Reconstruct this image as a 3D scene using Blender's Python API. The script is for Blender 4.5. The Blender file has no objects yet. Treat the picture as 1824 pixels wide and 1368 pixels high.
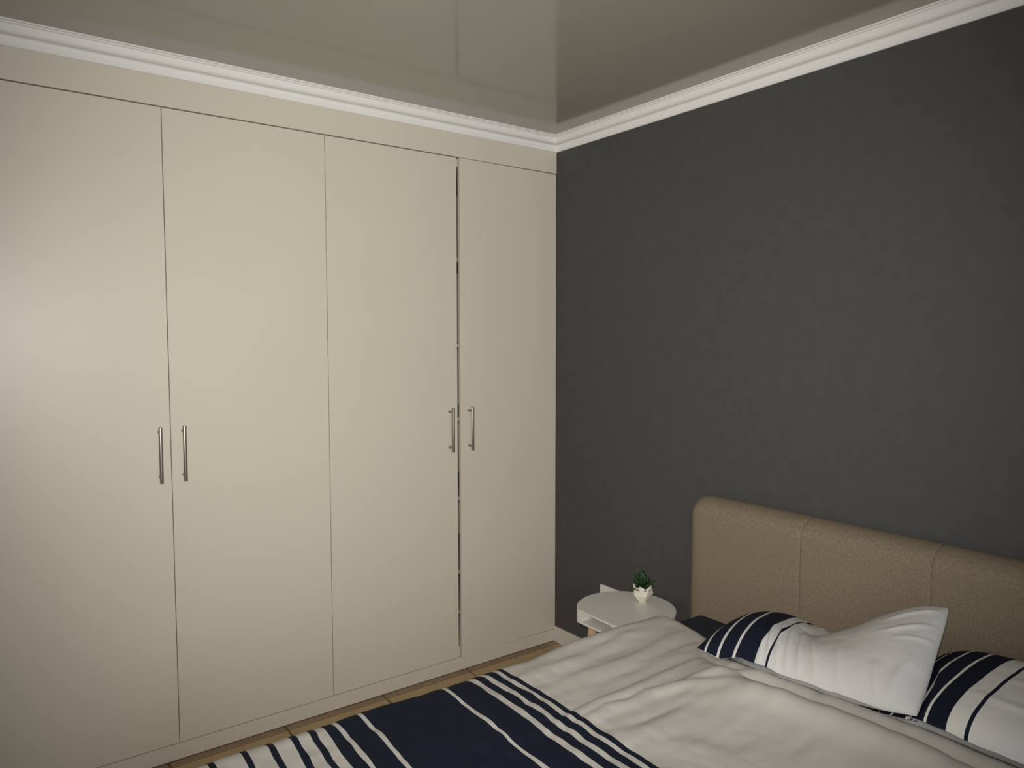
import bpy, bmesh, math, random
import numpy as np
from mathutils import Matrix, Vector
random.seed(4)
C = bpy.context.scene.collection
SC = bpy.context.scene

# ------------------------------------------------------------------ camera
YAW, PITCH, ROLL, FPX = 0.9344, 0.0621, 0.0009, 1308.6
f = Vector((-math.cos(PITCH) * math.sin(YAW), math.cos(PITCH) * math.cos(YAW), -math.sin(PITCH)))
r = Vector((math.cos(YAW), math.sin(YAW), 0))
u = r.cross(f)
r2 = r * math.cos(ROLL) - u * math.sin(ROLL)
u2 = r * math.sin(ROLL) + u * math.cos(ROLL)
cam = bpy.data.cameras.new('camera')
camo = bpy.data.objects.new('camera', cam)
C.objects.link(camo)
camo.matrix_world = Matrix(((r2.x, u2.x, -f.x, 2.7457), (r2.y, u2.y, -f.y, -2.2958), (r2.z, u2.z, -f.z, 1.5), (0, 0, 0, 1)))
cam.sensor_width = 36.0
cam.lens = FPX * 36.0 / 1824.0
cam.clip_start = 0.02
SC.camera = camo

# ------------------------------------------------------------------ view, world, lights
SC.view_settings.view_transform = 'Standard'
SC.view_settings.look = 'None'
SC.view_settings.gamma = 1.0
SC.view_settings.exposure = 0.0
SC.view_settings.use_curve_mapping = False
w = bpy.data.worlds.new('world')
w.use_nodes = True
w.node_tree.nodes['Background'].inputs[0].default_value = (0.75, 0.85, 1.0, 1)
w.node_tree.nodes['Background'].inputs[1].default_value = 0.25
SC.world = w

# the compact camera's flash, just above and left of the lens
fl = bpy.data.lights.new('flash', 'SPOT')
fl.energy = 268
fl.color = (1.0, 0.965, 0.90)
fl.shadow_soft_size = 0.05
fl.spot_size = math.radians(94)
fl.spot_blend = 1.0
flo = bpy.data.objects.new('flash', fl)
C.objects.link(flo)
flo.location = Vector((2.7457, -2.2958, 1.5)) + u2 * 0.05 - r2 * 0.02 - f * 0.02
aim = (f - r2 * 0.01 + u2 * 0.03).normalized()
flo.rotation_euler = aim.to_track_quat('-Z', 'Y').to_euler()

# added soft ambient fill, placed at an unseen, assumed window behind the camera
wl = bpy.data.lights.new('ambient_fill', 'AREA')
wl.shape = 'RECTANGLE'
wl.size, wl.size_y = 1.5, 1.2
wl.energy = 16
wl.color = (0.90, 0.95, 1.0)
wlo = bpy.data.objects.new('ambient_fill', wl)
C.objects.link(wlo)
wlo.location = (3.9, -2.3, 1.45)
wlo.rotation_euler = Vector((-1, 0, 0)).to_track_quat('-Z', 'Z').to_euler()

# ------------------------------------------------------------------ materials
def mat(name, col, rough=0.6, spec=0.5, metal=0.0, noise=0.0, nscale=8.0, bump=0.0, bscale=60.0, bdist=0.002, sheen=0.0):
    m = bpy.data.materials.new(name)
    m.use_nodes = True
    nt = m.node_tree
    b = nt.nodes['Principled BSDF']
    b.inputs['Base Color'].default_value = (*col, 1)
    b.inputs['Roughness'].default_value = rough
    b.inputs['Specular IOR Level'].default_value = spec
    b.inputs['Metallic'].default_value = metal
    if sheen:
        b.inputs['Sheen Weight'].default_value = sheen
    tc = nt.nodes.new('ShaderNodeTexCoord')
    if noise:
        n = nt.nodes.new('ShaderNodeTexNoise')
        n.inputs['Scale'].default_value = nscale
        n.inputs['Detail'].default_value = 5
        nt.links.new(tc.outputs['Object'], n.inputs['Vector'])
        cr = nt.nodes.new('ShaderNodeMapRange')
        cr.inputs['From Min'].default_value = 0.3
        cr.inputs['From Max'].default_value = 0.7
        cr.inputs['To Min'].default_value = 1 - noise
        cr.inputs['To Max'].default_value = 1 + noise
        nt.links.new(n.outputs['Fac'], cr.inputs['Value'])
        mx = nt.nodes.new('ShaderNodeVectorMath')
        mx.operation = 'SCALE'
        mx.inputs[0].default_value = col
        nt.links.new(cr.outputs['Result'], mx.inputs['Scale'])
        nt.links.new(mx.outputs['Vector'], b.inputs['Base Color'])
    if bump:
        n2 = nt.nodes.new('ShaderNodeTexNoise')
        n2.inputs['Scale'].default_value = bscale
        n2.inputs['Detail'].default_value = 4
        nt.links.new(tc.outputs['Object'], n2.inputs['Vector'])
        bp = nt.nodes.new('ShaderNodeBump')
        bp.inputs['Strength'].default_value = bump
        bp.inputs['Distance'].default_value = bdist
        nt.links.new(n2.outputs['Fac'], bp.inputs['Height'])
        nt.links.new(bp.outputs['Normal'], b.inputs['Normal'])
    return m

def stripes(name, navy, white, bands, uv_axis, rough=0.85, flip_under=False):
    """woven stripes: constant ramp over one axis of the UV map; bands = [(from, to)] navy"""
    m = bpy.data.materials.new(name)
    m.use_nodes = True
    nt = m.node_tree
    b = nt.nodes['Principled BSDF']
    b.inputs['Roughness'].default_value = rough
    b.inputs['Specular IOR Level'].default_value = 0.15
    b.inputs['Sheen Weight'].default_value = 0.0
    uvn = nt.nodes.new('ShaderNodeUVMap')
    sx = nt.nodes.new('ShaderNodeSeparateXYZ')
    nt.links.new(uvn.outputs['UV'], sx.inputs['Vector'])
    src = sx.outputs[uv_axis]
    acc = None
    for a, c in bands:
        g = nt.nodes.new('ShaderNodeMath'); g.operation = 'COMPARE'
        nt.links.new(src, g.inputs[0])
        g.inputs[1].default_value = (a + c) / 2
        g.inputs[2].default_value = (c - a) / 2
        if acc is None:
            acc = g.outputs[0]
        else:
            ad = nt.nodes.new('ShaderNodeMath'); ad.operation = 'MAXIMUM'
            nt.links.new(acc, ad.inputs[0]); nt.links.new(g.outputs[0], ad.inputs[1])
            acc = ad.outputs[0]
    mix = nt.nodes.new('ShaderNodeMix'); mix.data_type = 'RGBA'
    nt.links.new(acc, mix.inputs[0])
    mix.inputs[6].default_value = (*white, 1)
    mix.inputs[7].default_value = (*navy, 1)
    nt.links.new(mix.outputs[2], b.inputs['Base Color'])
    tc = nt.nodes.new('ShaderNodeTexCoord')
    n2 = nt.nodes.new('ShaderNodeTexNoise')
    n2.inputs['Scale'].default_value = 420
    nt.links.new(tc.outputs['Object'], n2.inputs['Vector'])
    n3 = nt.nodes.new('ShaderNodeTexNoise')
    n3.inputs['Scale'].default_value = 26
    n3.inputs['Detail'].default_value = 3
    nt.links.new(tc.outputs['Object'], n3.inputs['Vector'])
    bp0 = nt.nodes.new('ShaderNodeBump')
    bp0.inputs['Strength'].default_value = 0.35
    bp0.inputs['Distance'].default_value = 0.004
    nt.links.new(n3.outputs['Fac'], bp0.inputs['Height'])
    bp = nt.nodes.new('ShaderNodeBump')
    bp.inputs['Strength'].default_value = 0.3
    bp.inputs['Distance'].default_value = 0.0006
    nt.links.new(n2.outputs['Fac'], bp.inputs['Height'])
    nt.links.new(bp0.outputs['Normal'], bp.inputs['Normal'])
    nt.links.new(bp.outputs['Normal'], b.inputs['Normal'])
    return m

NAVY = (0.0085, 0.0115, 0.024)
CLOTH = (0.485, 0.462, 0.43)
M_door = mat('cream_melamine', (0.60, 0.55, 0.465), rough=0.38, spec=0.42, noise=0.012, nscale=3, bump=0.05, bscale=300, bdist=0.0003)
M_plinth = mat('cream_plinth', (0.59, 0.545, 0.465), rough=0.5, spec=0.4, noise=0.03, nscale=6)
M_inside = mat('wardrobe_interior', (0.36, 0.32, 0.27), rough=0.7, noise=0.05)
M_wall_dark = mat('charcoal_paint', (0.062, 0.061, 0.061), rough=0.62, spec=0.35, noise=0.07, nscale=22, bump=0.35, bscale=110, bdist=0.0012)
M_wall = mat('cream_wall_paint', (0.55, 0.52, 0.45), rough=0.75, bump=0.2, bscale=120, bdist=0.001)
M_white = mat('white_gypsum', (0.76, 0.75, 0.74), rough=0.6, spec=0.3)
M_base = mat('white_skirting_paint', (0.60, 0.575, 0.51), rough=0.45)
M_lacquer = mat('white_lacquer', (0.66, 0.65, 0.61), rough=0.4, spec=0.4)
M_plastic = mat('white_socket_plastic', (0.66, 0.65, 0.60), rough=0.35)
M_ceramic = mat('white_ceramic', (0.74, 0.69, 0.60), rough=0.35)
M_steel = mat('brushed_steel', (0.36, 0.33, 0.295), rough=0.46, metal=1.0)
M_wood = mat('beech_wood', (0.52, 0.36, 0.19), rough=0.5, noise=0.08, nscale=30)
M_soil = mat('dark_moss', (0.02, 0.035, 0.012), rough=0.9)
M_leaf = mat('succulent_leaf', (0.014, 0.040, 0.009), rough=0.5, noise=0.35, nscale=40)
M_sheet = mat('dark_grey_sheet', (0.027, 0.032, 0.040), rough=0.9, spec=0.1, bump=0.4, bscale=40, bdist=0.004)
M_basefab = mat('bed_base_fabric', (0.10, 0.085, 0.065), rough=0.9, bump=0.3, bscale=300)
M_tile = mat('tan_ceramic_tile', (0.40, 0.285, 0.150), rough=0.5, noise=0.10, nscale=9)
M_grout = mat('brown_grout', (0.14, 0.082, 0.052), rough=0.9, noise=0.15, nscale=30)

# woven headboard cloth: two crossed wave threads plus noise
M_head = mat('taupe_woven_cloth', (0.205, 0.165, 0.118), rough=0.9, spec=0.1, sheen=0.0, noise=0.18, nscale=150, bump=0.6, bscale=380, bdist=0.0012)

# glossy stretched ceiling with faint waviness
M_ceil = mat('glossy_ceiling', (0.32, 0.315, 0.262), rough=0.11, spec=0.5, noise=0.02, nscale=1.3)
def ceiling_wave(m):
    nt = m.node_tree
    b = nt.nodes['Principled BSDF']
    b.inputs['IOR'].default_value = 1.5
    tc = nt.nodes.new('ShaderNodeTexCoord')
    n = nt.nodes.new('ShaderNodeTexNoise')
    n.inputs['Scale'].default_value = 2.2
    n.inputs['Detail'].default_value = 1
    nt.links.new(tc.outputs['Object'], n.inputs['Vector'])
    bp = nt.nodes.new('ShaderNodeBump')
    bp.inputs['Strength'].default_value = 0.5
    bp.inputs['Distance'].default_value = 0.004
    nt.links.new(n.outputs['Fac'], bp.inputs['Height'])
    nt.links.new(bp.outputs['Normal'], b.inputs['Normal'])
ceiling_wave(M_ceil)

# ------------------------------------------------------------------ helpers
def link(name, me, m, parent=None, smooth=False):
    if not me.materials and m is not None:
        me.materials.append(m)
    if smooth:
        for p in me.polygons:
            p.use_smooth = True
    o = bpy.data.objects.new(name, me)
    C.objects.link(o)
    if parent is not None:
        o.parent = parent
    return o

def from_bm(name, bm, m, parent=None, smooth=False, loc=None):
    bmesh.ops.recalc_face_normals(bm, faces=bm.faces[:])
    me = bpy.data.meshes.new(name)
    bm.to_mesh(me)
    bm.free()
    o = link(name, me, m, parent, smooth)
    if loc is not None:
        o.location = loc
    return o

def add_box(bm, a, b, bev=0.0, seg=2):
    n = bmesh.new()
    bmesh.ops.create_cube(n, size=1.0)
    for v in n.verts:
        v.co = Vector([(a[i] + b[i]) / 2 + v.co[i] * (b[i] - a[i]) for i in range(3)])
    if bev:
        bmesh.ops.bevel(n, geom=n.edges[:], offset=bev, segments=seg, profile=0.5, affect='EDGES')
    t = bpy.data.meshes.new('tmp')
    n.to_mesh(t); n.free()
    bm.from_mesh(t)
    bpy.data.meshes.remove(t)

def box(name, a, b, m, parent=None, bev=0.0, seg=2):
    bm = bmesh.new()
    add_box(bm, a, b, bev, seg)
    return from_bm(name, bm, m, parent)

def add_rod(bm, a, b, r1, r2=None, seg=20, bev=0.0):
    a, b = Vector(a), Vector(b)
    d = b - a
    n = bmesh.new()
    bmesh.ops.create_cone(n, cap_ends=True, segments=seg, radius1=r1, radius2=r1 if r2 is None else r2, depth=d.length)
    if bev:
        es = [e for e in n.edges if abs(e.verts[0].co.z - e.verts[1].co.z) < 1e-6]
        bmesh.ops.bevel(n, geom=es, offset=bev, segments=2, profile=0.5, affect='EDGES')
    q = d.to_track_quat('Z', 'Y').to_matrix().to_4x4()
    bmesh.ops.transform(n, matrix=Matrix.Translation((a + b) / 2) @ q, verts=n.verts[:])
    t = bpy.data.meshes.new('tmp')
    n.to_mesh(t); n.free()
    bm.from_mesh(t)
    bpy.data.meshes.remove(t)

def prism(name, poly, z0, z1, m, parent=None, smooth=False, bev=0.0):
    bm = bmesh.new()
    vs = [bm.verts.new((x, y, z0)) for x, y in poly]
    fa = bm.faces.new(vs)
    ex = bmesh.ops.extrude_face_region(bm, geom=[fa])
    for v in ex['geom']:
        if isinstance(v, bmesh.types.BMVert):
            v.co.z = z1
    if bev:
        es = [e for e in bm.edges if abs(e.verts[0].co.z - e.verts[1].co.z) < 1e-6]
        bmesh.ops.bevel(bm, geom=es, offset=bev, segments=2, profile=0.5, affect='EDGES')
    return from_bm(name, bm, m, parent, smooth)

def empty(name, loc):
    o = bpy.data.objects.new(name, None)
    o.location = loc
    o.empty_display_size = 0.1
    C.objects.link(o)
    return o

def tag(o, label, cat, group=None):
    o['label'] = label
    o['category'] = cat
    if group:
        o['group'] = group
    return o

def struct(o):
    o['kind'] = 'structure'
    return o

def reparent(o, p):
    """keep world placement of o's mesh (built in world space) under an Empty placed at p.location"""
    o.parent = p
    o.matrix_parent_inverse = Matrix.Translation(-Vector(p.location))
    return o

# ------------------------------------------------------------------ room shell
RX, RY, RZ = 4.05, -3.5, 2.45          # right wall, front wall, ceiling height
WD = 0.60                                # wardrobe depth (behind x = 0)
fl_o = struct(box('floor', (-WD - 0.1, RY - 0.1, -0.10), (RX + 0.1, 0.1, -0.004), M_grout))
ce_o = struct(box('ceiling', (-WD - 0.1, RY - 0.1, RZ), (RX + 0.1, 0.1, RZ + 0.08), M_ceil))
struct(box('wall_back', (-WD - 0.1, 0.0, -0.004), (RX + 0.1, 0.1, RZ), M_wall_dark))
struct(box('wall_left', (-WD - 0.1, RY, -0.004), (-WD, 0.0, RZ), M_wall))
struct(box('wall_front', (-WD - 0.1, RY - 0.1, -0.004), (RX + 0.1, RY, RZ), M_wall))
# right wall with a window opening
bm = bmesh.new()
wy0, wy1, wz0, wz1 = -3.05, -1.55, 0.85, 2.05
add_box(bm, (RX, RY, -0.004), (RX + 0.1, wy0, RZ))
add_box(bm, (RX, wy1, -0.004), (RX + 0.1, 0.0, RZ))
add_box(bm, (RX, wy0, -0.004), (RX + 0.1, wy1, wz0))
add_box(bm, (RX, wy0, wz1), (RX + 0.1, wy1, RZ))
struct(from_bm('wall_right', bm, M_wall))
bm = bmesh.new()
t = 0.045
add_box(bm, (RX + 0.02, wy0, wz0), (RX + 0.07, wy1, wz0 + t), 0.004)
add_box(bm, (RX + 0.02, wy0, wz1 - t), (RX + 0.07, wy1, wz1), 0.004)
add_box(bm, (RX + 0.02, wy0, wz0), (RX + 0.07, wy0 + t, wz1), 0.004)
add_box(bm, (RX + 0.02, wy1 - t, wz0), (RX + 0.07, wy1, wz1), 0.004)
add_box(bm, (RX + 0.02, (wy0 + wy1) / 2 - t / 2, wz0), (RX + 0.07, (wy0 + wy1) / 2 + t / 2, wz1), 0.004)
struct(from_bm('window_1', bm, M_white))
wlo.location = (RX - 0.02, (wy0 + wy1) / 2, (wz0 + wz1) / 2)

# floor tiles, one object each, sharing mesh data
TS, G = 0.417, 0.008
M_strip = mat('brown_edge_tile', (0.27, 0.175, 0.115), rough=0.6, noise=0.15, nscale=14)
def tile_mesh(sx, sy):
    b = bmesh.new()
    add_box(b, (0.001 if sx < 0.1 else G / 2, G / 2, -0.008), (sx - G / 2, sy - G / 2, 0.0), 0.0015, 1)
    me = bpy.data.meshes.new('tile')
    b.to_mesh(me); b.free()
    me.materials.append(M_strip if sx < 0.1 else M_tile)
    return me
cache = {}
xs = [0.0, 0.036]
while xs[-1] + TS < RX: xs.append(xs[-1] + TS)
xs.append(RX)
ys = [0.0, -0.113]
while ys[-1] - TS > RY: ys.append(ys[-1] - TS)
ys.append(RY)
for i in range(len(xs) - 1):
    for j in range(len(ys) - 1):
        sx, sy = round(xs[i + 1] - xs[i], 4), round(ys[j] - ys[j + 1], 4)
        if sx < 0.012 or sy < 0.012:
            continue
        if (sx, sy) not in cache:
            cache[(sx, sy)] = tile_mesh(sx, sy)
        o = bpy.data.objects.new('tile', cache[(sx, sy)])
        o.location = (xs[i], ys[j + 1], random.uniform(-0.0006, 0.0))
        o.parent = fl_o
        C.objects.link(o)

# skirting boards
bm = bmesh.new()
add_box(bm, (0.0, -0.015, 0.0), (RX, 0.0, 0.0756), 0.003)
struct(from_bm('baseboard_back', bm, M_base))
struct(box('baseboard_right', (RX - 0.015, RY, 0.0), (RX, -0.016, 0.0756), M_base, bev=0.003))
struct(box('baseboard_front', (0.0, RY, 0.0), (RX - 0.016, RY + 0.015, 0.0756), M_base, bev=0.003))

# moulded ceiling cornice: profile (distance out from wall, drop below ceiling)
PROF = [(0.0, 0.0655), (0.0045, 0.0655), (0.0065, 0.0635), (0.0065, 0.0590), (0.0050, 0.0575), (0.0058, 0.0560),
        (0.0085, 0.0500), (0.0095, 0.0440), (0.0108, 0.0390), (0.0140, 0.0362), (0.0210, 0.0350), (0.0290, 0.0335), (0.0345, 0.0285),
        (0.0375, 0.0200), (0.0390, 0.0150), (0.0400, 0.0110), (0.0425, 0.0100), (0.0455, 0.0085), (0.0470, 0.0065), (0.0480, 0.0050),
        (0.0550, 0.0045), (0.0560, 0.0030), (0.0560, 0.0)]
def cornice(name, a, b, n, m0, m1):
    """run from a to b (xy) along a wall; n = inward normal; m0/m1 mitre factors at the ends"""
    a, b, n = Vector((*a, 0)), Vector((*b, 0)), Vector((*n, 0))
    d = (b - a).normalized()
    bm = bmesh.new()
    rings = []
    for P, mt in ((a, m0), (b, -m1)):
        rings.append([bm.verts.new(P + n * o + d * o * mt + Vector((0, 0, RZ - dz))) for o, dz in PROF] + [bm.verts.new(P + Vector((0, 0, RZ)))])
    k = len(rings[0])
    for i in range(k):
        bm.faces.new((rings[0][i], rings[0][(i + 1) % k], rings[1][(i + 1) % k], rings[1][i]))
    bm.faces.new(rings[0]); bm.faces.new(rings[1][::-1])
    return struct(from_bm(name, bm, M_white))
cornice('trim_1', (0, 0), (RX, 0), (0, -1), 1, 1)
cornice('trim_2', (0, RY), (0, 0), (1, 0), 1, 1)
cornice('trim_3', (RX, 0), (RX, RY), (-1, 0), 1, 1)
cornice('trim_4', (RX, RY), (0, RY), (0, 1), 1, 1)

# ------------------------------------------------------------------ built-in wardrobe
ZT, ZB = 2.2831, 0.0608
gaps = [0.0, -0.565, -1.163, -1.742, -2.32, -2.905, RY]
W = empty('wardrobe', (-0.3, -1.75, 0.0))
tag(W, 'cream floor-to-ceiling built-in wardrobe with flat doors and steel bar handles along the left wall', 'wardrobe')
def wpart(o, p=W):
    return reparent(o, p) if p is W else o
T = 0.016
# carcass: back, ends, dividers, top and bottom boards
bm = bmesh.new()
add_box(bm, (-WD + 0.002, RY + 0.001, 0.05), (-WD + 0.012, -0.001, ZT - 0.003))
add_box(bm, (-WD + 0.012, -0.019, 0.05), (-0.020, -0.001, ZT - 0.003))
add_box(bm, (-WD + 0.012, RY + 0.001, 0.05), (-0.020, RY + 0.019, ZT - 0.003))
for y in (-1.163, -2.32):
    add_box(bm, (-WD + 0.012, y - 0.008, 0.05), (-0.020, y + 0.008, ZT - 0.003))
add_box(bm, (-WD + 0.012, RY + 0.019, ZT - 0.036), (-0.0195, -0.019, ZT - 0.003))
add_box(bm, (-WD + 0.012, RY + 0.019, ZB - 0.01), (-0.0195, -0.019, ZB + 0.042))
wpart(from_bm('carcass', bm, M_door))
# bulkhead panel over the doors and plinth under them
wpart(box('top_panel', (-0.075, RY + 0.001, ZT + 0.0022), (0.0, -0.0005, RZ - 0.001), M_door))
wpart(box('plinth', (-0.018, RY + 0.001, 0.001), (-0.001, -0.008, ZB - 0.0022), M_plinth))
# shelves behind the ajar pair of doors
for z in (0.245, 0.43, 0.77, 1.13, 1.46, 1.84):
    wpart(box('shelf', (-WD + 0.014, -1.152, z), (-0.040, -0.021, z + 0.016), M_inside))

def handle_mesh():
    bm = bmesh.new()
    add_rod(bm, (0.034, 0, -0.0965), (0.034, 0, 0.0965), 0.0060, seg=24, bev=0.0008)
    for z in (-0.078, 0.078):
        add_rod(bm, (-0.0004, 0, z), (0.030, 0, z), 0.0045, seg=16)
    me = bpy.data.meshes.new('handle')
    bm.to_mesh(me); bm.free()
    me.materials.append(M_steel)
    for p in me.polygons: p.use_smooth = True
    return me
HM = handle_mesh()
#            y right, y left, handle y, hinge side, ajar angle (deg)
hy = [-0.514, -0.611, -1.704, -1.781, -2.86, -2.95]
doors = [(0, 1, -0.514, 'r', 1.1), (1, 2, -0.611, 'l', 0.0), (2, 3, -1.704, 'r', 0.0), (3, 4, -1.781, 'l', 0.0), (4, 5, -2.86, 'r', 0), (5, 6, -2.95, 'l', 0)]
for a, b, h, side, ang in doors:
    y1, y0 = gaps[a], gaps[b]
    g1 = 0.0012 if a else 0.0022
    g0 = 0.0012 if b < 6 else 0.003
    if a == 0: g0 = 0.0105                      # ragged, wider gap between the pair that hangs ajar
    if a == 1: g1 = 0.0015
    # door mesh in local coordinates around its hinge edge
    hinge = y1 - g1 if side == 'r' else y0 + g0
    bm = bmesh.new()
    add_box(bm, (-0.016, y0 + g0 - hinge, ZB + 0.001), (0.0, y1 - g1 - hinge, ZT - 0.0022), 0.0006, 1)
    d = from_bm('door', bm, M_door)
    d.location = (0.0, hinge, 0.0)
    d.rotation_euler = (0, 0, math.radians(-ang if side == 'l' else ang) * (-1 if side == 'r' else 1) * -1 if ang else 0)
    reparent(d, W)
    ho = link('handle', HM, M_steel, d)
    ho.location = (0.0, h - hinge, 1.1015)
for o in W.children:
    if o.name.startswith('door') and abs(o.rotation_euler.z) > 1e-5:
        o.rotation_euler.z = math.radians(0.9)   # left edge swings out into the room

# ------------------------------------------------------------------ bed
B = empty('bed', (1.80, -1.05, 0.0))
tag(B, 'bed with a low taupe woven-cloth headboard against the charcoal wall', 'bed')
bpart = lambda o: reparent(o, B)
bpart(box('base', (0.985, -1.98, 0.06), (2.63, -0.13, 0.27), M_basefab, bev=0.02, seg=3))
for x in (1.06, 2.55):
    for y in (-1.88, -0.24):
        bm = bmesh.new(); add_rod(bm, (x, y, 0.0), (x, y, 0.062), 0.018, 0.026)
        bpart(from_bm('leg', bm, M_wood))
# mattress wrapped in a dark sheet, slightly rumpled top
bm = bmesh.new()
add_box(bm, (0.995, -1.99, 0.275), (2.645, -0.125, 0.478), 0.035, 5)
mo = from_bm('mattress', bm, M_sheet, smooth=True)
mo['label'] = 'mattress in a dark grey fitted sheet'
bpart(mo)
# headboard: a soft-edged core carrying four upholstered panels
HX = [0.900, 1.382, 1.795, 2.208, 2.690]
hb = bpart(box('headboard', (0.912, -0.050, 0.10), (2.678, -0.002, 0.855), M_head, bev=0.012, seg=3))
def panel(x0, x1, rl, rr):
    """cushion section, front at y=-0.10, rolled over the top; rl / rr = big corner radius at an outer end"""
    nx, n2 = 26, 46
    prof = []
    top, fr, bk = 0.899, -0.100, -0.006
    R1, R2 = 0.062, 0.012
    for z in np.linspace(0.30, top - R1, 22): prof.append((fr, z, 0.0))
    for a in np.linspace(0, math.pi / 2, 13)[1:]: prof.append((fr + 0.078 * (1 - math.cos(a)), top - R1 + R1 * math.sin(a), 0.0))
    ym = fr + 0.078
    for a in np.linspace(0, math.pi / 2, 7)[1:]: prof.append((ym + (bk - ym) * math.sin(a) if False else ym + (bk - ym) * (a / (math.pi / 2)), top - R2 * (1 - math.cos(a)), 0.0))
    prof.append((bk, 0.30, 0.0))
    us = np.concatenate([[0, .006, .014, .028, .05, .08, .12], np.linspace(.17, .83, 12), [.88, .92, .95, .972, .986, .994, 1]])
    bm = bmesh.new()
    rows = []
    L = x1 - x0
    for uu in us:
        x = x0 + uu * L
        e = min(uu, 1 - uu) * L
        sl = math.exp(-e / 0.0045) * 0.0022          # seam dip
        dl = uu * L; dr = (1 - uu) * L
        row = []
        for y, z, _ in prof:
            yy, zz = y, z
            pin = sl if (y < -0.012) else 0
            k = (y - bk) / (fr - bk)
            yy = y + pin * k
            zz = z - sl * (0.8 if z > top - R1 else 0)
            for dd, rad in ((dl, rl), (dr, rr)):
                if rad and dd < rad:
                    q = 1 - math.sqrt(max(0, 1 - (1 - dd / rad) ** 2))
                    if z > 0.6: zz = zz - q * rad * 0.85 * min(1, max(0, (z - 0.72) / 0.15))
                    yy = yy + q * 0.050 * k
            row.append(bm.verts.new((x, yy, zz)))
        rows.append(row)
    n = len(prof)
    for i in range(len(rows) - 1):
        for j in range(n):
            bm.faces.new((rows[i][j], rows[i + 1][j], rows[i + 1][(j + 1) % n], rows[i][(j + 1) % n]))
    bm.faces.new(rows[0]); bm.faces.new(rows[-1][::-1])
    o = from_bm('upholstered_panel', bm, M_head, smooth=True)
    o.parent = hb
    return o
for i in range(4):
    panel(HX[i], HX[i + 1], 0.058 if i == 0 else 0, 0.058 if i == 3 else 0)

# ------------------------------------------------------------------ duvet
def gridmesh(name, P, UV, m, solid=0.0, parent=None):
    """P: (n,m,3) positions, UV: (n,m,2)"""
    n, k = P.shape[:2]
    me = bpy.data.meshes.new(name)
    idx = np.arange(n * k).reshape(n, k)
    F = np.stack([idx[:-1, :-1], idx[1:, :-1], idx[1:, 1:], idx[:-1, 1:]], -1).reshape(-1, 4)
    me.from_pydata(P.reshape(-1, 3).tolist(), [], F.tolist())
    uv = me.uv_layers.new(name='UVMap')
    uv.data.foreach_set('uv', UV.reshape(-1, 2)[F.reshape(-1)].astype(np.float32).ravel())
    me.update()
    o = link(name, me, m, parent, smooth=True)
    if solid:
        s = o.modifiers.new('thickness', 'SOLIDIFY')
        s.thickness = solid
        s.offset = -1
    return o

def noise2(x, y, seed, sc):
    """smooth value noise"""
    rs = np.random.RandomState(seed)
    T_ = rs.rand(64, 64)
    X, Y = x / sc + 100.3, y / sc + 100.7
    i, j = np.floor(X).astype(int), np.floor(Y).astype(int)
    fx, fy = X - i, Y - j
    fx = fx * fx * (3 - 2 * fx); fy = fy * fy * (3 - 2 * fy)
    g = lambda a, b: T_[a % 64, b % 64]
    return (g(i, j) * (1 - fx) + g(i + 1, j) * fx) * (1 - fy) + (g(i, j + 1) * (1 - fx) + g(i + 1, j + 1) * fx) * fy - 0.5

def ridge(x, y, pts, w, h, w2=None):
    """raised fold along a polyline, fading at both ends"""
    best = np.full(x.shape, 9.9); tt = np.zeros(x.shape); sg = np.zeros(x.shape)
    pts = np.array(pts, float)
    seg = np.linalg.norm(np.diff(pts, axis=0), axis=1); L = seg.sum(); acc = 0
    for a, b, l in zip(pts[:-1], pts[1:], seg):
        d = (b - a) / l
        s = np.clip((x - a[0]) * d[0] + (y - a[1]) * d[1], 0, l)
        dx, dy = x - a[0] - s * d[0], y - a[1] - s * d[1]
        dist = np.hypot(dx, dy)
        up = dist < best
        best = np.where(up, dist, best); tt = np.where(up, (acc + s) / L, tt)
        sg = np.where(up, d[0] * dy - d[1] * dx, sg)
        acc += l
    ww = np.where(sg > 0, w, w2 or w)
    return h * np.exp(-(best / ww) ** 2) * np.sin(np.pi * np.clip(tt * 0.86 + 0.07, 0, 1)) ** 0.7

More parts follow.
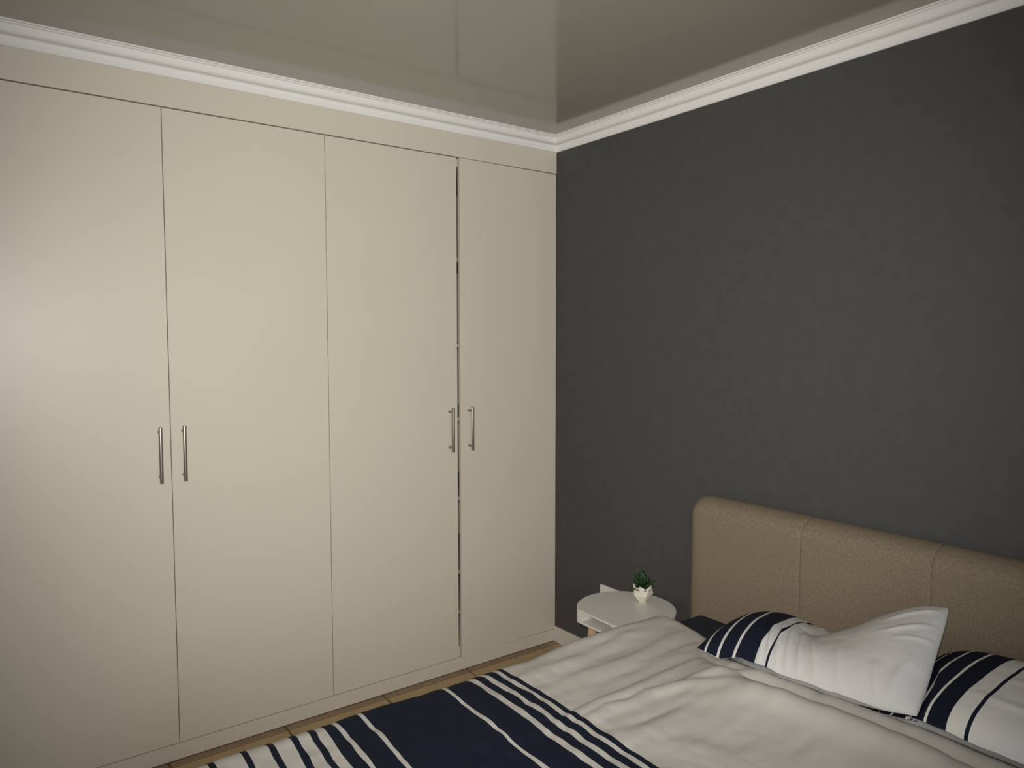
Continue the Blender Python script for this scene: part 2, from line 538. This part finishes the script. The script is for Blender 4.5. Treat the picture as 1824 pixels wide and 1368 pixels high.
EX = [0.90, 1.00, 1.04, 1.10, 1.20, 1.28, 1.36, 1.50, 1.62, 1.80, 2.00, 2.20, 2.45, 2.75]
EY = [-0.40, -0.362, -0.350, -0.352, -0.378, -0.42, -0.50, -0.572, -0.588, -0.582, -0.566, -0.562, -0.53, -0.50]
def top_height(x, y):
    ey = np.interp(x, EX, EY)
    back = ey - y                                # distance from the head-end edge
    z = np.full(x.shape, 0.508)
    z += 0.018 * np.exp(-((x - 1.8) / 0.6) ** 2)                       # loft in the middle
    # roll along the head edge, lifting where the pillows push it up
    up = np.interp(x, [1.0, 1.2, 1.36, 1.5, 1.7, 2.1, 2.6], [0.0, 0.004, 0.018, 0.048, 0.066, 0.068, 0.06])
    z += up * np.exp(-(np.maximum(back - 0.03, 0) / 0.17) ** 2)
    z += np.interp(x, [1.2, 1.45, 1.6], [0, .6, 1]) * (0.008 * np.exp(-((back - 0.012) / 0.022) ** 2) - 0.009 * np.exp(-((back - 0.062) / 0.016) ** 2) + 0.006 * np.exp(-((back - 0.10) / 0.03) ** 2))
    # long folds running down the bed
    R = lambda p, w, h, w2=None: ridge(x, y, p, w, h, w2)
    z += R([(1.10, -1.05), (1.118, -0.908), (1.117, -0.815), (1.105, -0.69), (1.09, -0.56), (1.075, -0.42)], 0.020, 0.008, 0.035)
    z += R([(1.20, -0.95), (1.212, -0.828), (1.217, -0.721), (1.203, -0.604), (1.185, -0.45)], 0.020, 0.008, 0.04)
    z += R([(1.30, -0.86), (1.30, -0.72), (1.285, -0.58)], 0.025, 0.004)
    z += R([(1.375, -1.16), (1.361, -0.996), (1.366, -0.90), (1.361, -0.80), (1.361, -0.706), (1.371, -0.60)], 0.012, 0.010, 0.026)
    z += R([(1.418, -1.13), (1.396, -0.988), (1.411, -0.919), (1.405, -0.845), (1.431, -0.785), (1.482, -0.727), (1.56, -0.69)], 0.013, 0.010, 0.026)
    z += R([(1.422, -0.821), (1.436, -0.763), (1.455, -0.700), (1.50, -0.65), (1.59, -0.620), (1.68, -0.612)], 0.012, 0.009, 0.022)
    z += R([(1.54, -0.79), (1.60, -0.71), (1.70, -0.675), (1.86, -0.65), (2.05, -0.65)], 0.035, 0.012)
    z += R([(1.47, -1.13), (1.52, -0.98), (1.57, -0.87), (1.66, -0.84)], 0.06, 0.007, 0.08)
    z += R([(1.60, -1.02), (1.64, -0.96), (1.74, -0.93)], 0.03, 0.005, 0.05)
    z += R([(1.49, -1.05), (1.50, -0.93), (1.515, -0.83)], 0.02, -0.005)
    z += R([(1.75, -1.1), (1.78, -0.9), (1.95, -0.78)], 0.08, 0.006)
    z += R([(1.02, -0.42), (1.03, -0.60), (1.03, -0.85)], 0.05, 0.015)
    z += R([(1.03, -1.28), (1.16, -1.22), (1.32, -1.27)], 0.03, 0.006)
    # dips and swells that bend the stripes, then fine random crumple
    z += 0.011 * noise2(x, y, 3, 0.27) + 0.0045 * noise2(x * 1.3 + y * 0.3, y * 0.6, 5, 0.10)
    z += 0.0045 * noise2(x * 1.4, y * 0.5, 8, 0.045)
    st = 1 / (1 + np.exp((y + 1.0) / 0.05))
    z += st * (0.004 * noise2(x * 0.6, y * 1.6, 9, 0.035))
    return z

XL, RR, HEM = 0.972, 0.080, 0.33                # left side plane, edge radius, drop of the hem
XRt = 2.685
def duvet():
    arc = RR * math.pi / 2
    top = XRt - XL - 2 * RR
    L = HEM * 2 + arc * 2 + top
    S = np.linspace(0, L, 300)
    # rows along the bed, t = 0 at foot hem, 1 at head edge
    Tn = np.linspace(0, 1, 250)
    Sg, Tg = np.meshgrid(S, Tn)
    # x and 'drop' from s
    x = np.zeros_like(Sg); drop = np.zeros_like(Sg)
    a1, a2, a3, a4 = HEM, HEM + arc, HEM + arc + top, HEM + 2 * arc + top
    m_ = Sg < a1; x[m_] = XL; drop[m_] = RR + (a1 - Sg[m_])
    m_ = (Sg >= a1) & (Sg < a2); th = (Sg[m_] - a1) / RR; x[m_] = XL + RR - RR * np.cos(th); drop[m_] = RR * (1 - np.sin(th))
    m_ = (Sg >= a2) & (Sg < a3); x[m_] = XL + RR + Sg[m_] - a2
    m_ = (Sg >= a3) & (Sg < a4); th = (Sg[m_] - a3) / RR; x[m_] = XRt - RR + RR * np.sin(th); drop[m_] = RR * (1 - np.cos(th))
    m_ = Sg >= a4; x[m_] = XRt; drop[m_] = RR + Sg[m_] - a4
    # the hanging sides swing in folds
    side = np.clip((drop - RR * 0.4) / 0.2, 0, 1)
    ey = np.interp(x, EX, EY)
    Y0, arcF, hemF = -2.03, 0.09, 0.30
    Ltot = hemF + arcF * math.pi / 2 + (ey - (Y0 + arcF))
    tl = Tg * Ltot
    y = np.zeros_like(x); d2 = np.zeros_like(x)
    b1 = hemF; b2 = hemF + arcF * math.pi / 2
    m_ = tl < b1; y[m_] = Y0; d2[m_] = arcF + (b1 - tl[m_])
    m_ = (tl >= b1) & (tl < b2); th = (tl[m_] - b1) / arcF; y[m_] = Y0 + arcF - arcF * np.cos(th); d2[m_] = arcF * (1 - np.sin(th))
    m_ = tl >= b2; y[m_] = Y0 + arcF + tl[m_] - b2
    fabric_y = Y0 + arcF + tl - b2
    zt = top_height(x, np.clip(y, Y0 + arcF, 0))
    # where the corner drapes both ways take the larger drop
    z = zt - np.maximum(drop, d2)
    fold = 0.012 * np.sin(y * 21 + 3 * np.sin(y * 5)) + 0.02 * noise2(y, z, 11, 0.12)
    x = x - np.where(x < 1.5, 1, -1) * side * (fold + 0.012)
    y = y - np.clip((d2 - 0.03) / 0.2, 0, 1) * (0.012 * np.sin(x * 19))
    x = x + 0.0
    # head edge turns down onto the sheet
    e = np.clip(1 - (ey - fabric_y) / 0.030, 0, 1)
    z = z - np.where(drop < 0.05, 1, 0) * 0.028 * e ** 2
    z = np.maximum(z, 0.035)
    wob = 0.010 * noise2(x, y, 21, 0.16) + 0.003 * noise2(x, y, 23, 0.05)
    P = np.stack([x, y, z], -1)
    # stripes run straight across the bed with a slight skew
    UV = np.stack([x, fabric_y + 0.040 * (x - 0.98) + wob], -1)
    return P, UV
P, UV = duvet()
bands = [(-2.30, -2.20), (-2.12, -2.06), (-2.0, -1.985), (-1.945, -1.932), (-1.890, -1.877), (-1.818, -1.806), (-1.761, -1.746), (-1.705, -1.690), (-1.660, -1.644),
         (-1.619, -1.589), (-1.576, -1.519), (-1.508, -1.271), (-1.260, -1.180), (-1.161, -1.134), (-1.117, -1.091), (-1.076, -1.060)]
M_duvet = stripes('striped_duvet_cotton', NAVY, CLOTH, bands, 1)
dv = gridmesh('duvet', P, UV, M_duvet, solid=0.016)
tag(dv, 'white duvet with navy and thin white stripes across its foot end, spread over the bed', 'duvet')

# ------------------------------------------------------------------ pillows
def spline(us, ctrl):
    """Catmull-Rom through control points given as (u, x, y, z)"""
    c = np.array(ctrl, float)
    k = c[:, 0]; out = []
    for d in (1, 2, 3):
        v = c[:, d]
        m_ = np.gradient(v, k)
        i = np.clip(np.searchsorted(k, us) - 1, 0, len(k) - 2)
        h = k[i + 1] - k[i]; t_ = (us - k[i]) / h
        out.append((2 * t_**3 - 3 * t_**2 + 1) * v[i] + (t_**3 - 2 * t_**2 + t_) * h * m_[i] + (-2 * t_**3 + 3 * t_**2) * v[i + 1] + (t_**3 - t_**2) * h * m_[i + 1])
    return np.stack(out, -1)

def pillow(name, front, back, left_bow, right_bow, Ttop, Tbot, m, folds, seed, tfun=None, pe=0.55, cr=0.028):
    n, k = 190, 130
    us = (1 - np.cos(np.linspace(0, math.pi, n))) / 2
    vs = (1 - np.cos(np.linspace(0, math.pi, k))) / 2
    Fc, Bc = spline(us, front), spline(us, back)
    U, V = np.meshgrid(us, vs, indexing='ij')
    base = Fc[:, None, :] * (1 - V[..., None]) + Bc[:, None, :] * V[..., None]
    # short sides bow inwards a little between the corner ears
    bow = np.sin(np.pi * V)
    base[..., 0] += bow * (left_bow * (1 - U) ** 3 - right_bow * U ** 3)
    nrm = np.cross(np.gradient(base, axis=0), np.gradient(base, axis=1))
    nrm /= np.linalg.norm(nrm, axis=-1, keepdims=True) + 1e-12
    bad = (U < 1e-4) | (U > 1 - 1e-4) | (V < 1e-4) | (V > 1 - 1e-4)
    nrm = np.where(nrm[..., 2:3] < 0, -nrm, nrm)
    A_, B_ = 2 * U - 1, 2 * V - 1
    sh = cr * (A_ * B_) ** 4                       # round the corner ears
    ctr = base.mean(axis=(0, 1), keepdims=True)
    base = base + (ctr - base) * sh[..., None]
    pf = ((1 - np.abs(A_) ** 2.8) * (1 - np.abs(B_) ** 2.4)).clip(0) ** pe
    if tfun is not None:
        pf_t = pf * tfun(U, V)
    else:
        pf_t = pf
    wr = np.zeros_like(U)
    for (u0, v0, u1, v1, w_, h_) in folds:
        wr += ridge(U, V, [(u0, v0), (u1, v1)], w_, h_)
    wr += 0.006 * noise2(U, V, seed, 0.17) + 0.0012 * noise2(U * 1.5, V, seed + 1, 0.05)
    edge = np.minimum(1, pf * 4)
    top = base + nrm * (pf_t * Ttop + wr * edge)[..., None]
    bot = base - nrm * (pf * Tbot)[..., None]
    me = bpy.data.meshes.new(name)
    idx = np.arange(n * k).reshape(n, k)
    verts = [tuple(p) for p in top.reshape(-1, 3)]
    bmap = np.full((n, k), -1)
    inner = np.zeros((n, k), bool); inner[1:-1, 1:-1] = True
    c0 = len(verts)
    bmap[inner] = np.arange(inner.sum()) + c0
    bmap[~inner] = idx[~inner]
    verts += [tuple(p) for p in bot[inner]]
    q = lambda I: np.stack([I[:-1, :-1], I[1:, :-1], I[1:, 1:], I[:-1, 1:]], -1).reshape(-1, 4)
    FT = q(idx); FB = q(bmap)[:, ::-1]
    faces = np.concatenate([FT, FB])
    me.from_pydata(verts, [], faces.tolist())
    uvt = np.stack([U, V], -1).reshape(-1, 2)
    uvb = np.zeros((len(verts), 2)); uvb[:n * k] = uvt
    uvb[c0:] = np.stack([U, V], -1)[inner]
    uvl = me.uv_layers.new(name='UVMap')
    data = uvb[faces.reshape(-1)]
    half = FT.size
    data[half:, 0] = 5.0                          # the underside is plain white
    uvl.data.foreach_set('uv', data.astype(np.float32).ravel())
    me.update()
    return link(name, me, m, None, smooth=True)

pb = [(-0.02, 0.055), (0.068, 0.136), (0.150, 0.220), (0.234, 0.338), (0.396, 0.408)]
M_pil = stripes('striped_pillow_cotton', NAVY, (0.60, 0.595, 0.59), pb, 0)
# front pillow: left end flat on the duvet, right end propped up on its neighbour
M_pil2 = stripes('striped_pillow_cotton_folded', NAVY, (0.70, 0.69, 0.67), [(-0.02, 0.053), (0.063, 0.118), (0.128, 0.186), (0.196, 0.262), (0.318, 0.330)], 0)
p1 = pillow('pillow',
    [(0, 1.350, -0.592, 0.580), (0.12, 1.42, -0.592, 0.580), (0.3, 1.53, -0.590, 0.580), (0.55, 1.675, -0.580, 0.588), (0.8, 1.845, -0.572, 0.602), (1, 1.982, -0.560, 0.622)],
    [(0, 1.235, -0.175, 0.500), (0.10, 1.29, -0.155, 0.518), (0.25, 1.39, -0.150, 0.535), (0.42, 1.50, -0.145, 0.545), (0.52, 1.565, -0.145, 0.562), (0.65, 1.655, -0.150, 0.625), (0.82, 1.765, -0.160, 0.712), (0.92, 1.835, -0.165, 0.752), (1, 1.885, -0.175, 0.772)],
    0.008, 0.004, 0.105, 0.032, M_pil,
    [(0.36, 0.03, 0.27, 0.42, 0.012, 0.007), (0.40, 0.03, 0.31, 0.45, 0.012, 0.007), (0.45, 0.03, 0.36, 0.48, 0.012, 0.008), (0.50, 0.03, 0.41, 0.52, 0.013, 0.008),
     (0.56, 0.03, 0.48, 0.50, 0.013, 0.007), (0.63, 0.04, 0.56, 0.44, 0.014, 0.006), (0.72, 0.05, 0.68, 0.42, 0.016, 0.004), (0.45, 0.99, 0.40, 0.72, 0.014, -0.007), (0.52, 0.99, 0.52, 0.70, 0.014, -0.007), (0.48, 0.99, 0.46, 0.80, 0.012, 0.005),
     (0.82, 0.70, 0.98, 0.90, 0.016, 0.005), (0.84, 0.55, 0.98, 0.72, 0.014, 0.005), (0.88, 0.50, 0.99, 0.58, 0.012, 0.004), (0.55, 0.75, 0.48, 0.45, 0.05, -0.010), (0.90, 0.05, 0.95, 0.38, 0.02, 0.005), (0.86, 0.04, 0.84, 0.25, 0.015, 0.004)],
    31, tfun=lambda U, V: 1 - 0.45 * np.exp(-((U - 0.55) / 0.20) ** 2) * V - 0.25 * np.clip((U - 0.4) / 0.3, 0, 1))
tag(p1, 'left-hand pillow, navy stripes at its left end, bare white right corner propped up', 'pillow')
p2 = pillow('pillow',
    [(0, 1.872, -0.560, 0.585), (0.1, 1.94, -0.572, 0.592), (0.3, 2.07, -0.578, 0.606), (0.6, 2.28, -0.575, 0.605), (1, 2.535, -0.56, 0.59)],
    [(0, 1.870, -0.170, 0.632), (0.15, 1.975, -0.155, 0.640), (0.35, 2.11, -0.150, 0.636), (0.7, 2.34, -0.15, 0.625), (1, 2.55, -0.17, 0.60)],
    0.004, 0.012, 0.085, 0.10, M_pil2,
    [(0.36, 0.50, 0.60, 0.48, 0.03, 0.004), (0.35, 0.25, 0.7, 0.22, 0.03, 0.005), (0.33, 0.7, 0.6, 0.66, 0.02, -0.003)], 51, pe=0.42)
tag(p2, 'right-hand striped pillow cut off by the photo edge, tucked under the propped white corner', 'pillow')

# settle the pillows: each rests on the duvet, and the right-hand one gives way under the propped one
from mathutils.bvhtree import BVHTree
def on_duvet(o):
    vs = np.array([tuple(v.co) for v in o.data.vertices])
    ey = np.interp(vs[:, 0], EX, EY)
    lim = top_height(vs[:, 0], np.minimum(vs[:, 1], ey)) + 0.025 - 0.028 * np.clip(1 - (ey + 0.018 - vs[:, 1]) / 0.030, 0, 1) ** 2
    over = vs[:, 1] < ey + 0.036
    z = np.where(over, np.maximum(vs[:, 2], lim), vs[:, 2])
    for v, zz in zip(o.data.vertices, z):
        v.co.z = float(zz)
on_duvet(p1)
on_duvet(p2)
tree = BVHTree.FromPolygons([v.co.copy() for v in p1.data.vertices], [tuple(q.vertices) for q in p1.data.polygons])
for v in p2.data.vertices:
    lo = None
    for dx, dy in ((0, 0), (0.014, 0), (-0.014, 0), (0, 0.014), (0, -0.014), (0.01, 0.01), (-0.01, -0.01), (0.01, -0.01), (-0.01, 0.01)):
        hit = tree.ray_cast(Vector((v.co.x + dx, v.co.y + dy, 0.0)), Vector((0, 0, 1)))[0]
        if hit is not None and (lo is None or hit.z < lo):
            lo = hit.z
    if lo is not None:
        v.co.z = min(v.co.z, lo - 0.006)
p1.data.update(); p2.data.update()

# ------------------------------------------------------------------ round bedside table
NC = Vector((0.696, -0.213)); NR = 0.197; NF = -0.379
ZN0, ZN1 = 0.366, 0.420
NS = empty('bedside_table', (NC.x, NC.y, 0.0))
tag(NS, 'small round white bedside table with a flat open-shelf front beside the bed', 'bedside table')
npart = lambda o: reparent(o, NS)
def outline(rad, front, n=64, inset=0.0):
    th = math.asin((front - NC.y) / rad)
    a0, a1 = th, math.pi - th                      # ccw from front right around the back to front left
    return [(NC.x + rad * math.cos(a), NC.y + rad * math.sin(a)) for a in np.linspace(a0, a1, n)]
npart(prism('tabletop', outline(NR, NF), ZN1 - 0.009, ZN1, M_lacquer, bev=0.0012))
npart(prism('bottom_board', outline(NR, NF), ZN0, ZN0 + 0.009, M_lacquer, bev=0.0012))
# curved wall: outer arc minus a rectangular shelf bay
po = outline(NR - 0.0005, NF + 0.0005)
xi0, xi1, yb = po[-1][0] + 0.018, po[0][0] - 0.018, -0.075
poly = po + [(xi0, NF + 0.0005), (xi0, yb), (xi1, yb), (xi1, NF + 0.0005)]
npart(prism('side_wall', poly, ZN0 + 0.0085, ZN1 - 0.0085, M_lacquer))
for ang in (100, 220, 340):
    a = math.radians(ang)
    x, y = NC.x + 0.125 * math.cos(a), NC.y + 0.125 * math.sin(a)
    if ang == 220: x, y = 0.617, -0.318
    bm = bmesh.new()
    add_rod(bm, (x + 0.03 * math.cos(a), y + 0.03 * math.sin(a) * (0.6 if y > -0.15 else 1), 0.0), (x, y, ZN0 + 0.002), 0.010, 0.019, seg=20)
    o = from_bm('leg', bm, M_wood, smooth=False)
    npart(o)

# ------------------------------------------------------------------ wall socket
S = empty('wall_socket', (0.405, 0.0, 0.335))
tag(S, 'white double wall socket plate low on the charcoal wall, partly behind the bedside table', 'socket')
reparent(box('socket_plate', (0.331, -0.012, 0.272), (0.465, -0.0002, 0.376), M_plastic, bev=0.0025), S)
for k in range(2):
    x = 0.352 + k * 0.064
    bm = bmesh.new()
    add_rod(bm, (x + 0.012, -0.0145, 0.318), (x + 0.012, -0.010, 0.318), 0.020, seg=24)
    reparent(from_bm('plug_recess', bm, M_plastic), S)
    reparent(box('switch', (x + 0.004, -0.0155, 0.350), (x + 0.018, -0.011, 0.366), M_plastic, bev=0.001), S)

# ------------------------------------------------------------------ potted succulent
PX, PY = 0.688, -0.110
PT = empty('potted_succulent', (PX, PY, ZN1))
tag(PT, 'dark green succulent in a small faceted white pot on the bedside table', 'plant')
bm = bmesh.new()
K = 5
camdir = math.atan2(-2.30 - PY, 2.746 - PX)
rings = []
spec = [(0.016, 0.0, 0.5), (0.040, 0.026, 0.0), (0.040, 0.050, 0.5)]
lev = []
r0 = [bm.verts.new((0.017 * math.cos(camdir + 2 * math.pi * (i + .5) / K), 0.017 * math.sin(camdir + 2 * math.pi * (i + .5) / K), 0.0005)) for i in range(K)]
r1 = [bm.verts.new((0.043 * math.cos(camdir + 2 * math.pi * i / K + .35), 0.043 * math.sin(camdir + 2 * math.pi * i / K + .35), 0.034 + (0.004 if i % 2 else 0))) for i in range(K)]
r2_ = [bm.verts.new((0.039 * math.cos(camdir + 2 * math.pi * (i + .5) / K + .35), 0.039 * math.sin(camdir + 2 * math.pi * (i + .5) / K + .35), 0.074)) for i in range(K)]
r3 = [bm.verts.new((0.037 * math.cos(camdir + 2 * math.pi * i / K + .35), 0.037 * math.sin(camdir + 2 * math.pi * i / K + .35), 0.063)) for i in range(K)]
bm.faces.new(r0[::-1])
for i in range(K):
    j = (i + 1) % K
    bm.faces.new((r0[i], r1[j], r1[i])); bm.faces.new((r0[i], r0[j], r1[j]))
    bm.faces.new((r1[i], r2_[i], r3[i])); bm.faces.new((r1[i], r1[j], r2_[i])); bm.faces.new((r1[j], r3[j], r2_[i]))
bmesh.ops.recalc_face_normals(bm, faces=bm.faces[:])
pot = from_bm('pot', bm, M_ceramic, PT)
sm = pot.modifiers.new('wall', 'SOLIDIFY'); sm.thickness = 0.003; sm.offset = -1
bm = bmesh.new()
add_rod(bm, (0, 0, 0.036), (0, 0, 0.052), 0.029, 0.0305, seg=14)
from_bm('soil', bm, M_soil, PT)
# rosette leaves: pointed, thick, each an object of its own
def leaf_mesh():
    bm = bmesh.new()
    rows = []
    for t_, w_, h_ in ((0, .30, .12), (.25, .62, .18), (.55, .82, .18), (.82, .50, .12), (1.0, .04, .02)):
        z = t_; bend = 0.16 * t_ * t_
        rows.append([bm.verts.new((w_ * 0.34, bend, z)), bm.verts.new((0, bend - h_ * 0.5, z)), bm.verts.new((-w_ * 0.34, bend, z)), bm.verts.new((0, bend + h_ * 0.7, z))])
    for a, b in zip(rows[:-1], rows[1:]):
        for i in range(4):
            bm.faces.new((a[i], a[(i + 1) % 4], b[(i + 1) % 4], b[i]))
    bm.faces.new(rows[0]); bm.faces.new(rows[-1])
    bmesh.ops.recalc_face_normals(bm, faces=bm.faces[:])
    me = bpy.data.meshes.new('leaf')
    bm.to_mesh(me); bm.free()
    me.materials.append(M_leaf)
    for p in me.polygons: p.use_smooth = True
    return me
LM = leaf_mesh()
rnd = random.Random(9)
k = 0
for ring, (cnt, tilt, ln, z0) in enumerate(((10, 84, 0.042, 0.056), (11, 64, 0.048, 0.062), (10, 44, 0.050, 0.070), (8, 26, 0.050, 0.078), (5, 10, 0.052, 0.082))):
    for i in range(cnt):
        a = 2 * math.pi * (i + 0.5 * (ring % 2)) / cnt + rnd.uniform(-.15, .15)
        tl = math.radians(tilt + rnd.uniform(-9, 9))
        d = Vector((math.cos(a) * math.sin(tl), math.sin(a) * math.sin(tl), math.cos(tl)))
        o = link('leaf', LM, M_leaf, PT)
        q = d.to_track_quat('Z', 'Y')
        s = ln * 0.92 * rnd.uniform(0.85, 1.2)
        o.scale = (s * 0.9, s * 0.9, s)
        o.rotation_euler = q.to_euler()
        o.location = (math.cos(a) * 0.010 * (4 - ring) / 3, math.sin(a) * 0.010 * (4 - ring) / 3, z0 - 0.004)
bm = bmesh.new()
add_rod(bm, (0, 0, 0.038), (0, 0, 0.072), 0.010, 0.006, seg=10)
from_bm('stem', bm, M_leaf, PT)
